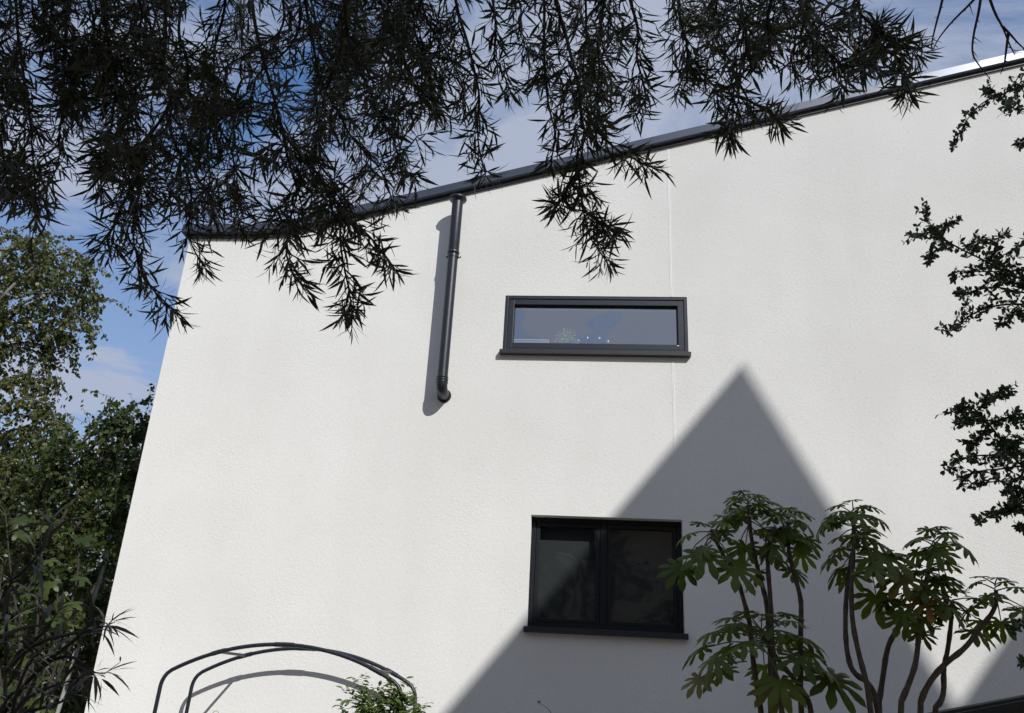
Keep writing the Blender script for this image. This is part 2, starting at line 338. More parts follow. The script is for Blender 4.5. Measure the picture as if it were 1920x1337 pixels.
# ------------------------------------------------------------------ flue pipe on the wall
def flue():
    d = .18
    T = at(857, 372, -d); B = at(829, 735, -d); ax = (T[0]+B[0])/2
    zt, zb = T[2]-.035, B[2]+.10; zc = at(850, 468, -d)[2]
    e = empty('flue_pipe', (ax, -d, zb), 'anthracite flue pipe with flanged cap and bottom elbow on white wall', 'flue pipe')
    R1, R2 = .056, .051
    m = MB(); m.lathe([(0, zc-.05), (R1-.002, zc-.05), (R1, zc-.045), (R1, zt)], (ax, -d, 0)); m.build('upper_pipe', M['flue'], e)
    m = MB(); m.lathe([(R2, zb-.001), (R2, zc+.03)], (ax, -d, 0)); m.build('lower_pipe', M['flue'], e)
    m = MB(); m.lathe([(R1, -.01), (R1+.006, -.004), (.083, .006), (.091, .018), (.092, .030), (.088, .040), (.070, .047), (.030, .050), (.0, .051)], (ax, -d, zt)); m.build('cap', M['flue'], e)
    m = MB(); m.lathe([(R2, zc-.056), (R1+.003, zc-.054), (R1+.006, zc-.046), (R1+.006, zc-.030), (R1+.003, zc-.022), (R1-.001, zc-.02)], (ax, -d, 0)); m.build('collar', M['flue'], e)
    for zz_ in (zb+.045, zb+.02, zb-.005):
        m = MB(); m.lathe([(R2-.001, zz_-.008), (R2+.006, zz_-.006), (R2+.007, zz_), (R2+.006, zz_+.006), (R2-.001, zz_+.008)], (ax, -d, 0)); m.build('ring', M['flue'], e)
    rr = .072; pts = [(ax, -d+rr*(1-math.cos(t)), zb-.005-rr*math.sin(t)) for t in np.linspace(0, PI/2, 12)] + [(ax, .03, zb-.005-rr)]
    m = MB(); m.tube(pts, R2+.003, 24, False); m.build('elbow', M['flue'], e)
    m = MB(); m.tube([(ax, -.014, zb-.005-rr), (ax, .004, zb-.005-rr)], [R2+.016, R2+.018], 28); m.build('wall_plate', M['flue'], e)
    zb2 = zc-.085
    m = MB(); m.tube([(ax, -d, zb2-.012), (ax, -d, zb2+.012)], R2+.0045, 28, False); m.box(ax-.004, ax+.004, -d+R2, .002, zb2-.010, zb2+.010)
    m.box(ax+R2, ax+R2+.030, -d-.006, -d+.006, zb2-.011, zb2+.011); m.box(ax-R2-.016, ax-R2, -d-.005, -d+.005, zb2-.009, zb2+.009)
    br = m.build('bracket', M['flue'], e)
    m = MB(); m.tube([(ax+R2+.018, -d-.016, zb2), (ax+R2+.018, -d+.016, zb2)], .007, 8); m.build('bolt', M['bead'], br)
flue()

# ------------------------------------------------------------------ leaves
rng = random.Random(7)
def tpl_lance(width, curl, bend, fold=.18, stations=(.0, .18, .45, .75, 1.0), pk=.42):
    vs = [(0, 0, 0)]; fs = []
    def cz(t): return -curl*t*t
    ss = stations[1:-1]
    for t in ss:
        w = width*.5*math.sin(PI*min(1, (t/pk)*.5 if t < pk else .5+.5*(t-pk)/(1-pk)))
        x = bend*t*t; z = cz(t)
        vs += [(x-w, t, z+w*fold), (x+w, t, z+w*fold)]
    vs.append((bend, 1.0, cz(1)))
    n = len(ss)
    fs.append((0, 2, 1))
    for i in range(n-1):
        a = 1+2*i; fs += [(a, a+1, a+3, a+2)]
    fs.append((1+2*(n-1), 2+2*(n-1), 1+2*n))
    return np.array(vs), fs
def tpl_palm(nl, span, sinus, wl, droop, seed, fold=.05):
    r = random.Random(seed); vs = [(0, 0, 0)]; fs = []
    angs = [(-span/2+span*k/(nl-1)) for k in range(nl)]
    st = span/(nl-1)
    def P(rad, a, dz=0): return (rad*math.sin(a), rad*math.cos(a), -droop*rad*rad+dz)
    sid = []
    for k in range(nl+1):
        a = angs[0]-st/2+st*k
        rad = sinus*r.uniform(.9, 1.1)*(1 if 0 < k < nl else .45)
        vs.append(P(rad, a, -.01)); sid.append(len(vs)-1)
    for k, a in enumerate(angs):
        L = (1-.38*(abs(a)/(span/2))**1.6)*r.uniform(.9, 1.06); a += r.uniform(-.06, .06); h = wl*L
        def Q(t, s, dz=0):
            x, y = L*t*math.sin(a)+s*h*math.cos(a), L*t*math.cos(a)-s*h*math.sin(a)
            return (x, y, -droop*(L*t)**2*(1.0+.2*r.random())+dz)
        b = len(vs)
        vs += [Q(.42, 0, fold*.3), Q(.46, -.33, -fold*.3), Q(.46, .33, -fold*.3), Q(.69, -.5, -fold*.6), Q(.69, .5, -fold*.6), Q(.87, -.36, -fold*.7), Q(.87, .36, -fold*.7), Q(1.0, 0, -fold), Q(.72, 0, fold*.1)]
        m1, a1, b1, a2, b2, a3, b3, t_, m2 = range(b, b+9)
        fs += [(0, sid[k], a1, m1), (0, m1, b1, sid[k+1]), (m1, a1, a2, m2), (m1, m2, b2, b1), (m2, a2, a3), (m2, a3, t_), (m2, t_, b3), (m2, b3, b2)]
    return np.array(vs), fs
class Leaves:
    """placements of leaf templates; the largest ones in view become leaf objects, the rest one foliage mesh"""
    def __init__(s, templates, material): s.t = templates; s.m = material; s.p = []
    def put(s, base, d, nrm, L, var=None):
        d = norm(d); nrm = np.asarray(nrm, float); nrm = nrm-d*(nrm@d)
        if np.linalg.norm(nrm) < 1e-3: nrm = np.cross(d, (1, .3, .2))
        nrm = norm(nrm); x = np.cross(d, nrm)
        k = rng.randrange(len(s.t)) if var is None else var
        s.p.append((k, np.asarray(base, float), np.column_stack([x, d, nrm])*L))
    def finish(s, parent, nparts, name='leaf', stuff='foliage', rest=True):
        meshes = []
        for i, (v, f) in enumerate(s.t):
            me = bpy.data.meshes.new(name); me.from_pydata(v.tolist(), [], f); me.update(); me.polygons.foreach_set('use_smooth', [True]*len(f)); me.materials.append(s.m); meshes.append(me)
        sc_ = []
        for i, (k, b, A) in enumerate(s.p):
            x, y, z = to_px(b+A[:, 1]*.5); L = np.linalg.norm(A[:, 1])
            e = to_px(b); t = to_px(b+A[:, 1])
            pl = math.hypot(t[0]-e[0], t[1]-e[1]) if z > .2 else 0
            if not (0 < x < W0 and 0 < y < H0): pl *= .001
            sc_.append((-pl, i))
        sc_.sort(); top = [i for _, i in sc_[:nparts]]
        ploc = np.array(parent.location)
        for i in top:
            k, b, A = s.p[i]
            o = bpy.data.objects.new(name, meshes[k]); COL.objects.link(o); o.parent = parent
            q = b-ploc
            o.matrix_local = Matrix(((A[0, 0], A[0, 1], A[0, 2], q[0]), (A[1, 0], A[1, 1], A[1, 2], q[1]), (A[2, 0], A[2, 1], A[2, 2], q[2]), (0, 0, 0, 1)))
        left = [i for _, i in sc_[nparts:]]
        if left and rest:
            V = []; F = []; n = 0
            for i in left:
                k, b, A = s.p[i]; v, f = s.t[k]
                V.append(v@A.T+b); F += [tuple(n+j for j in q) for q in f]; n += len(v)
            me = bpy.data.meshes.new(stuff); me.from_pydata(np.concatenate(V).tolist(), [], F); me.update(); me.polygons.foreach_set('use_smooth', [True]*len(F)); me.materials.append(s.m)
            tag(link(stuff, me, parent), kind='stuff')
def rvec(): 
    while True:
        v = np.array([rng.uniform(-1, 1) for _ in range(3)]); q = v@v
        if .01 < q < 1: return v/math.sqrt(q)
def resample(P, step):
    P = [np.asarray(p, float) for p in P]; out = [P[0]]
    for a, b in zip(P, P[1:]):
        n = max(1, int(np.linalg.norm(b-a)/step))
        for i in range(1, n+1): out.append(a+(b-a)*i/n)
    return out
def smooth(P, it=2):
    P = [np.asarray(p, float) for p in P]
    for _ in range(it):
        Q = [P[0]]
        for a, b in zip(P, P[1:]): Q += [a*.75+b*.25, a*.25+b*.75]
        P = Q+[P[-1]]
    return P

# ------------------------------------------------------------------ overhanging tree with narrow leaves
DOWN = np.array([0, 0, -1.0])
def overhanging_tree():
    base = np.array([-1.9, -8.9, 0.0])
    root = empty('overhanging_tree', base, 'dark thorny tree with narrow willow-like leaves hanging across the top', 'tree')
    LV = Leaves([tpl_lance(.122*w, c, b) for w, c, b in ((1, .10, .05), (1.1, .2, -.08), (.9, .05, .0), (1, .28, .1), (1.15, .12, -.03), (1, .35, -.2), (.85, -.12, .16), (1.05, .2, .24))], M['buck'])
    LO = Leaves(LV.t, M['buckold'])
    crown = np.array([-1.5, -8.3, 4.3])
    tr = MB(); tr.tube(smooth([base, base+(.05, .1, 1.5), (-1.75, -8.6, 3.0), crown, (-1.2, -7.8, 5.2)]), [.11-.05*i/16 for i in range(17)], 12); tr.build('trunk', M['bark'], root)
    def leafy_twig(m, p, d, L, ll=.055, sp=.0092):
        n = max(3, int(L/.03)); pts = [p]; q = p; dd = norm(d)
        for i in range(n):
            dd = norm(dd+DOWN*.10+rvec()*.12); q = q+dd*(L/n); pts.append(q)
        m.tube(pts, [.0022*(1-.6*i/n) for i in range(n+1)], 4, False)
        cnt = max(5, int(L/sp)); az = rng.uniform(0, 6.28)
        for j in range(cnt):
            t = (j+rng.random())/cnt; t = .12+.88*t; f = t*n; i = min(n-1, int(f)); b = pts[i]+(pts[i+1]-pts[i])*(f-i)
            tan = norm(pts[i+1]-pts[i]); az += 2.4+rng.uniform(-.5, .5)
            s1 = norm(np.cross(tan, (.3, .2, .9))); s2 = np.cross(tan, s1)
            rad = s1*math.cos(az)+s2*math.sin(az); ang = rng.uniform(.55, 1.15)*(1.1-.45*t)
            dr = tan*math.cos(ang)+rad*math.sin(ang)+DOWN*.12
            (LV if rng.random() > .03 else LO).put(b, dr, tan*.6-rad+rvec()*.3, ll*rng.uniform(.5, 1.3)*(1 if t < .85 else .8))
    limbs = []
    def spray(px, dep, reach, step=.030, rad=.006, jit=.25, top=True, dens=.7):
        """px: photo points of the limb from its upper end to its tip; reach: twig length in photo pixels"""
        px = [px[0]]+[q for a, b in zip(px, px[1:]) for q in (((a[0]+b[0])/2+rng.uniform(-15, 15), (a[1]+b[1])/2+rng.uniform(-6, 6)), b)]
        n = len(px); pts = [atd(x, y, dep+jit*(i/(n-1)-.5)*rng.choice((-1, 1))) for i, (x, y) in enumerate(px)]
        P = smooth(pts, 2); m = MB()
        R = [max(.0022, rad*(1-.75*i/(len(P)-1))) for i in range(len(P))]
        if top:                                    # on upwards and back to the trunk
            a = P[0]; hub = crown+np.array([rng.uniform(-.1, .5), rng.uniform(-.2, .5), rng.uniform(-.2, .9)])
            mid = a*.5+hub*.5+np.array([0, 0, .55]); bk = smooth([hub, mid, a], 2)[:-1]
            P2 = bk+P; R = [rad*1.9-(rad*.9)*i/len(bk) for i in range(len(bk))]+R
        else: P2 = P
        m.tube(P2, R, 6); limbs.extend(P)
        S = resample(P, step); k = len(S); unit = dep/FPX
        for i in range(1, k):
            t = i/(k-1)
            for q in range(2 if rng.random() < dens else 1):
                tan = norm(S[min(k-1, i+1)]-S[i-1]); sd = rvec(); sd = norm(sd-tan*(sd@tan))
                d = tan*rng.uniform(.25, .9)+sd*.85+DOWN*.2
                leafy_twig(m, S[i], d, reach*unit*rng.uniform(.45, 1.1)*(1.0-.25*t))
        leafy_twig(m, S[-1], S[-1]-S[-2], reach*unit*.7)
        m.build('branch', M['twig'], root)
    # hand placed hanging sprays (photo points)
    H = [([(30,-60),(40,120),(60,280),(70,400)], 2.3, 72), ([(110,-60),(120,120),(110,260),(90,350)], 2.6, 60),
         ([(-40,-20),(-20,150),(10,300),(25,365)], 2.4, 62), ([(210,-60),(200,80),(215,190),(205,300),(190,350)], 2.5, 55),
         ([(300,-80),(305,130),(312,210),(255,300),(248,420),(262,500),(318,575)], 2.3, 64),
         ([(312,210),(345,310),(355,400),(375,490)], 2.45, 56), ([(250,350),(215,420),(205,470)], 2.3, 60),
         ([(350,-80),(330,60),(350,170),(420,250),(440,330),(450,420)], 2.55, 50),
         ([(470,-80),(490,100),(530,250),(560,360),(540,440),(552,520)], 2.3, 60),
         ([(530,250),(600,330),(640,400),(645,500),(660,580)], 2.25, 64), ([(640,400),(690,440),(735,500)], 2.3, 50),
         ([(560,-80),(590,100),(640,220),(700,300),(735,375)], 2.5, 50), ([(620,-80),(650,60),(700,180),(740,260),(770,330)], 2.35, 46),
         ([(420,-60),(400,90),(405,200),(395,330),(400,400)], 2.7, 52), ([(660,-60),(640,100),(600,220),(590,340),(600,420)], 2.6, 52),
         ([(700,-80),(740,60),(780,150),(790,215)], 2.4, 46), ([(830,-80),(860,30),(890,135),(895,230),(910,325)], 2.3, 54),
         ([(780,-80),(800,40),(850,120),(870,200)], 2.6, 46), ([(900,-80),(930,40),(925,110),(955,165)], 2.5, 44),
         ([(1040,-80),(1060,60),(1085,160),(1100,260),(1085,330),(1095,400),(1130,480)], 2.3, 58),
         ([(1000,-80),(1020,60),(1028,200),(1033,300)], 2.35, 26), ([(1110,230),(1160,285),(1215,310)], 2.3, 44),
         ([(1090,330),(1060,365),(1040,385)], 2.3, 30), ([(1105,400),(1140,425),(1155,435)], 2.3, 26),
         ([(1120,-80),(1130,30),(1125,130),(1120,220)], 2.5, 46), ([(1180,-80),(1200,60),(1205,150),(1195,215)], 2.4, 36),
         ([(1270,-80),(1275,40),(1290,110),(1270,170)], 2.5, 38), ([(1290,110),(1320,140),(1345,190)], 2.5, 32),
         ([(1400,-80),(1395,40),(1390,130),(1375,200),(1370,245)], 2.3, 44), ([(1380,180),(1430,205),(1462,232)], 2.3, 32),
         ([(1440,-80),(1450,0),(1440,70),(1425,110)], 2.45, 40), ([(1520,-80),(1515,20),(1530,90),(1535,140)], 2.4, 44),
         ([(1530,60),(1570,110),(1580,165)], 2.4, 40), ([(1600,-80),(1610,0),(1640,50),(1690,75),(1722,95)], 2.3, 42),
         ([(1640,50),(1660,95),(1690,130),(1700,172)], 2.3, 40), ([(1640,50),(1650,90),(1620,130)], 2.35, 34),
         ([(1150,-60),(1140,20),(1165,80)], 2.7, 50), ([(960,-60),(980,20),(985,90)], 2.6, 44), ([(1340,-60),(1340,20),(1345,70)], 2.6, 44)]
    for px, dep, reach in H: spray(px, dep, reach*1.0, rad=.0055, top=px[0][1] < 0)
    # further layers behind fill the thick part of the crown
    def low(x):
        xs = [0, 110, 160, 330, 480, 700, 790, 850, 900, 960, 1040, 1110, 1180, 1260, 1330, 1400, 1460, 1540, 1600]
        ys = [350, 300, 200, 380, 330, 330, 220, 150, 200, 120, 130, 200, 120, 90, 60, 120, 60, 80, 10]
        return float(np.interp(x, xs, ys))
    for i in range(32):
        x = rng.uniform(-40, 1580); x = x if rng.random() < .4 else rng.uniform(-40, 800)
        yb = low(x)*rng.uniform(.45, 1.0)
        if 345 < x < 425 and yb > 40: continue
        x2 = x+rng.uniform(-130, 130)
        spray([(x, -70), (x+rng.uniform(-45, 45), yb*.3), (x2, yb*.7), (x2+rng.uniform(-25, 25), yb)], rng.uniform(2.4, 3.3), 52, rad=.005, step=.04)
    # shoots that leave the limbs sideways and knit the crown together
    LP = np.array(limbs); LX = np.array([to_px(q) for q in LP])
    def up(x): return float(np.interp(x, [0, 60, 130, 200, 260, 330, 480, 520, 600, 690, 760, 800, 850, 940, 1010, 1060, 1160, 1240, 1330, 1420, 1500, 1600, 1660], [400, 390, 330, 340, 440, 430, 420, 480, 500, 420, 340, 240, 200, 250, 150, 250, 240, 180, 130, 180, 120, 130, 60]))
    for i in range(125):
        x = rng.uniform(0, 1640) if rng.random() < .36 else rng.uniform(0, 820); y = rng.uniform(-20, up(x)-30)
        if (350 < x < 415 and y < 60) or (140 < x < 200 and 205 < y < 265) or (430 < x < 470 and 120 < y < 200): continue
        j = int(np.argmin((LX[:, 0]-x)**2+(LX[:, 1]-y)**2)); dep = LX[j, 2]; A = LP[j]
        B = atd(x, y, dep+rng.uniform(-.25, .35)); d = norm(B-A+rvec()*.02); C_ = B+(d*.6+rvec()*.5+DOWN*.3)*rng.uniform(.05, .16)
        P = smooth([A, B, C_], 2); m = MB(); m.tube(P, [.0035, .0025, .0015], 5); S = resample(P, .045)
        for q in range(1, len(S)):
            tan = norm(S[q]-S[q-1]); sd = rvec(); leafy_twig(m, S[q], tan*.5+norm(sd-tan*(sd@tan))*.9+DOWN*.1, rng.uniform(.05, .10))
        m.build('branch', M['twig'], root)
    # bare thorny twigs at the upper right
    for px in ([(1775,-40),(1765,10),(1755,45),(1747,80),(1746,92)], [(1850,-30),(1822,5),(1790,35),(1762,68),(1748,95)], [(1842,-30),(1836,20),(1825,65),(1822,100),(1832,118),(1857,149)],
               [(1850,-20),(1865,25),(1880,50),(1892,82),(1903,104)], [(1880,50),(1895,65),(1912,85),(1930,98)], [(1891,62),(1887,90),(1884,118),(1876,139)]):
        P = smooth([atd(x, y, 2.2) for x, y in px], 2); m = MB(); n = len(P)
        m.tube(P, [.0042*(1-.8*i/(n-1)) for i in range(n)], 6)
        for i in range(2, n-2):
            if rng.random() < .55:
                tan = norm(P[i+1]-P[i]); sd = rvec(); sd = norm(sd-tan*(sd@tan)+tan*.4)
                L = rng.choice((.006, .008, .012, .03)); m.tube([P[i], P[i]+sd*L*.5, P[i]+sd*L], [.0016, .001, .0003], 4)
        m.build('twig', M['twig'], root)
    LV.finish(root, 300); LO.finish(root, 0)
overhanging_tree()

# ------------------------------------------------------------------ small leaved shrub on the right
def right_shrub():
    base = np.array([4.3, -3.9, 0.0])
    root = empty('small_leaved_shrub', base, 'dark shrub with tiny oval leaves reaching in from the right edge', 'shrub')
    LV = Leaves([tpl_lance(w, c, b, .12, (.0, .12, .38, .68, 1.0), .5) for w, c, b in ((.50, .1, 0), (.58, .2, .05), (.54, -.1, -.05), (.46, .15, .04))], M['pyra'])
    top = np.array([4.15, -3.8, 4.6])
    m = MB(); P = smooth([base, (4.3, -3.9, 1.5), (4.2, -3.85, 3.2), top], 2); m.tube(P, [.04-.025*i/(len(P)-1) for i in range(len(P))], 8); m.build('trunk', M['bark'], root)
    Y = -3.9
    def sp(pts, dens=1.0, org=(0, 0), s=1.0, reach=22):
        px = [(org[0]+x/s, org[1]+y/s) for x, y in pts]
        yy = Y+rng.uniform(-.15, .15)
        P = [at(x, y, yy+.1*rng.uniform(-1, 1)) for x, y in px]
        if px[0][0] >= 1905:
            a = P[0]; z = a[2]; P = [np.array([4.25, -3.85, min(4.4, max(.6, z-.5))]), (a+np.array([4.25, -3.85, z-.2]))/2] + P
        P = smooth(P, 2); m = MB(); n = len(P); m.tube(P, [max(.002, .0075*(1-.8*i/(n-1))) for i in range(n)], 5)
        S = resample(P, .028); k = len(S)
        for i in range(1, k):
            if to_px(S[i])[0] > 2000: continue
            for q in range(2 if rng.random() < dens else 1):
                tan = norm(S[min(k-1, i+1)]-S[i-1]); sd = rvec(); d = norm(tan*.5+sd); L = reach*.0029*rng.uniform(.35, 1.1)
                pts2 = [S[i], S[i]+d*L*.5+rvec()*.004, S[i]+d*L+rvec()*.006]; m.tube(pts2, [.0016, .0012, .0006], 3, False)
                c = max(5, int(L/.0060))
                for j in range(c):
                    t = rng.uniform(.1, 1); b = S[i]+d*L*t; LV.put(b, d*.5+rvec()*.9, rvec()+np.array([0, 0, .6]), rng.uniform(.018, .033))
        m.build('branch', M['twig'], root)
    o1 = dict(org=(1700, 0), s=4.773)
    sp([(1060, 740), (850, 850), (700, 900), (560, 1030), (430, 1270)], **o1); sp([(1060, 960), (980, 1000), (850, 870), (720, 790)], reach=16, **o1); sp([(1060, 600), (1000, 800), (900, 960)], **o1); sp([(1060, 1270), (1000, 1290)], reach=10, **o1)
    o2 = dict(org=(1640, 380), s=4.178)
    sp([(1180, 640), (900, 470), (620, 340), (470, 230), (390, 80)], 1.2, **o2); sp([(620, 340), (450, 220), (280, 270)], reach=16, **o2); sp([(500, 250), (560, 170), (640, 135)], reach=12, **o2); sp([(560, 330), (460, 390), (420, 450)], reach=12, **o2)
    sp([(1180, 300), (1050, 390), (880, 480)], **o2); sp([(900, 450), (960, 330), (980, 250)], reach=15, **o2); sp([(760, 400), (800, 320), (850, 280)], reach=14, **o2)
    sp([(1180, 720), (950, 650), (780, 690), (660, 720)], reach=17, **o2); sp([(1180, 790), (960, 800), (800, 850), (690, 920), (580, 1010)], reach=20, **o2); sp([(1180, 760), (1060, 860), (1010, 940)], reach=16, **o2); sp([(1180, 520), (1050, 540), (850, 540), (620, 540)], reach=20, **o2)
    sp([(1180, 680), (1100, 660), (1020, 600)], 1.5, **o2); sp([(1180, 850), (1150, 890)], reach=12, **o2)
    o3 = dict(org=(1700, 700), s=4.455)
    sp([(1000, 830), (830, 620), (660, 380), (560, 290), (480, 270), (380, 320)], 1.1, **o3); sp([(600, 300), (720, 210), (780, 170), (860, 120)], reach=14, **o3); sp([(640, 380), (520, 390), (440, 420)], reach=15, **o3)
    sp([(700, 420), (800, 390), (880, 350), (960, 400)], reach=15, **o3); sp([(720, 480), (620, 520), (520, 590)], reach=18, **o3); sp([(1000, 650), (800, 690), (620, 680), (480, 710), (370, 790)], reach=18, **o3)
    sp([(1000, 760), (800, 800), (600, 810), (440, 900)], reach=16, **o3); sp([(1000, 560), (900, 550), (800, 640)], 1.4, **o3); sp([(1000, 690), (900, 640), (820, 590)], 1.3, **o3); sp([(1000, 840), (880, 900), (760, 900), (580, 925)], reach=17, **o3); sp([(1000, 1000), (930, 980), (850, 1000)], reach=14, **o3)
    sp([(1000, 1140), (880, 1150), (760, 1180), (600, 1225)], reach=15, **o3); sp([(1000, 1100), (900, 1130), (820, 1130)], reach=16, **o3); sp([(1000, 1290), (950, 1290)], reach=12, **o3); sp([(1000, 1050), (940, 1040)], reach=12, **o3)
    sp([(1925, 1160), (1912, 1168), (1897, 1180)], reach=10); sp([(1925, 1240), (1919, 1243)], reach=8)
    LV.finish(root, 300)
right_shrub()

# ------------------------------------------------------------------ fatsia shrubs under the window
FT = [tpl_palm(9, 5.0, .30, .30, d, i) for i, d in enumerate((.10, .18, .28, .40, .22, .34))]
for k_, (v_, f_) in enumerate(FT):
    v_[:, 2] += np.random.RandomState(k_).uniform(-.022, .022, len(v_)); v_[0, 2] = 0; v_[:, 2] += (.10 if k_ % 2 else -.06)*v_[:, 0]*np.abs(v_[:, 1])
def fatsia(label, stems, rosettes, extra, Y):
    px0 = stems[0][0]; b = at(*px0, Y); base = np.array([b[0], Y, 0.0])
    root = empty('fatsia_shrub', base, label, 'shrub', 'fatsia shrubs in front of the wall')
    mid = np.mean([at(*s[0], Y)[0] for s in stems])
    for s in stems:
        yy = Y+rng.uniform(-.12, .12); P = [at(x, y, yy) for x, y in s]; f = P[0]
        P = [np.array([f[0]*.6+mid*.4, yy, -.02]), np.array([f[0]*.85+mid*.15+.02, yy, f[2]*.5])]+P
        P = smooth(P, 2); n = len(P); rr = [.0175-.007*i/(n-1) for i in range(n)]
        rr = [r*(1.12 if i % 4 == 0 else .97) for i, r in enumerate(rr)]
        m = MB(); m.tube(P, rr, 8); m.build('stem', M['fstem'], root)
    sets = {k: Leaves(FT, M[k]) for k in ('fats', 'fatsy', 'fatsb')}
    for (x, y, n, pet, L, up0, up1, yo) in rosettes:
        n = int(n*1.25+.5); L *= .86; pet *= .92; up0 += .22; c = at(x, y, Y+yo)+np.array([0, 0, .025]); a0 = rng.uniform(0, 6.28)
        for i in range(n):
            pm = MB(); t = i/(n-1); az = a0+i*2.4+rng.uniform(-.25, .25); el = up0+(up1-up0)*t+rng.uniform(-.12, .12)
            hd = np.array([math.cos(az), math.sin(az), 0]); d = hd*math.cos(el)+np.array([0, 0, math.sin(el)])
            pl = pet*(.45+.55*t)*rng.uniform(.85, 1.15); st = c-np.array([0, 0, .09*t]); e = st+d*pl+np.array([0, 0, -.10*pl*t])
            pm.tube([st, st+d*pl*.5+np.array([0, 0, .03*pl]), e], [.0042, .0034, .0028], 5, False); pm.build('petiole', M['petiole'], root)
            tilt = -.02-.62*t+rng.uniform(-.2, .2); ld = hd*math.cos(tilt)+np.array([0, 0, math.sin(tilt)]); nr = np.array([0, 0, 1.0])*math.cos(tilt)-hd*math.sin(tilt)
            sets['fats'].put(e-ld*L*.05, ld, nr+rvec()*.18, L*(.62+.36*t)*rng.uniform(.85, 1.12), min(5, int(t*4.2+rng.random()*1.8)))
    for (kind, fx, fy, tx, ty, L, yo, nz_) in extra:          # single leaves: stalk from (fx,fy) to (tx,ty)
        A = at(fx, fy, Y); B = at(tx, ty, Y+yo); pm = MB(); pm.tube([A, (A+B)/2+np.array([0, 0, .03]), B], [.004, .0034, .003], 5, False); pm.build('petiole', M['petiole'], root)
        d = norm(B-A); hd = norm(np.array([d[0], -.45, 0])); ld = hd*.75+np.array([0, 0, -.65]); sets[kind].put(B, ld, np.array([hd[0]*.5, -.9, nz_]), L, 1)
    for k, q in sets.items():
        if q.p: q.finish(root, 300)
Z = lambda l: [(1220+x/2.743, 880+y/2.743) for x, y in l]
fatsia('fatsia with lobed leaves nearest the lower window, two yellowing leaves low down',
       [Z([(570,1250),(545,1110),(525,970),(510,780),(480,680),(450,570),(370,440),(310,310)]), Z([(612,1250),(620,1000),(600,700),(575,600),(555,530),(520,380),(500,190)]),
        Z([(680,1250),(640,1050),(625,900),(615,640),(600,490),(610,360),(640,300)]), Z([(770,1250),(770,900),(775,720),(770,650),(735,530),(705,400),(705,270)]), Z([(835,1250),(790,1150),(740,1080),(670,1000),(600,900),(570,850)])],
       [(1402,948,9,.17,.15,.55,.05,0), (1404,965,7,.24,.19,-.3,-.9,.05), (1333,992,8,.20,.16,.35,-.75,-.05), (1478,975,11,.17,.17,.55,-.6,.1), (1452,988,6,.22,.17,-.2,-.9,0), (1428,1190,20,.36,.20,.40,-.40,-.1)],
       [('fatsy', 1400, 1240, 1312, 1272, .13, -.1, 1.6), ('fatsy', 1440, 1215, 1450, 1288, .17, -.25, 1.3), ('fats', 1530, 1220, 1560, 1272, .22, -.1, .9), ('fats', 1330, 1000, 1380, 1065, .19, -.2, .3), ('fats', 1330, 1000, 1322, 1040, .19, -.2, .2), ('fats', 1330, 1000, 1278, 1065, .16, -.1, .1)], -2.6)
fatsia('fatsia with bare crooked stems farther from the window, one brown leaf',
       [Z([(1130,1250),(1120,1130),(1070,950),(1035,780),(1030,580),(1045,430),(1045,250)]), Z([(1170,1225),(1130,1100),(1040,1050),(1010,950),(1000,820),(1005,650),(1020,540),(1035,430)]),
        Z([(1165,1250),(1190,1100),(1215,920),(1250,850),(1310,760),(1370,670),(1400,590)]), Z([(1265,1250),(1330,1100),(1370,980),(1380,800),(1395,680),(1430,520),(1460,400)]),
        Z([(1370,1250),(1420,1110),(1510,1000),(1620,920),(1690,820),(1760,740),(1780,670),(1775,620)]), Z([(1440,1250),(1510,1180),(1505,1020),(1525,950),(1545,800),(1550,690)])],
       [(1601,966,9,.19,.15,.5,.05,0), (1601,985,11,.22,.17,.0,-.9,.08), (1622,1000,5,.26,.18,-.4,-1.0,-.1), (1752,1012,9,.17,.15,.42,.02,0), (1752,1022,5,.15,.16,-.9,-1.3,.05), (1728,1088,11,.2,.165,.4,-.75,0), (1785,1125,6,.2,.16,.2,-.7,.1), (1866,1104,9,.19,.15,.35,-.6,0), (1690,1105,4,.18,.14,.0,-.9,-.1)],
       [('fatsb', 1725, 1095, 1738, 1128, .15, -.1, .2), ('fatsy', 1700, 1060, 1690, 1080, .17, -.1, .2), ('fats', 1700, 1120, 1690, 1160, .13, -.1, .3), ('fats', 1640, 1020, 1660, 1040, .2, -.15, .3)], -2.75)

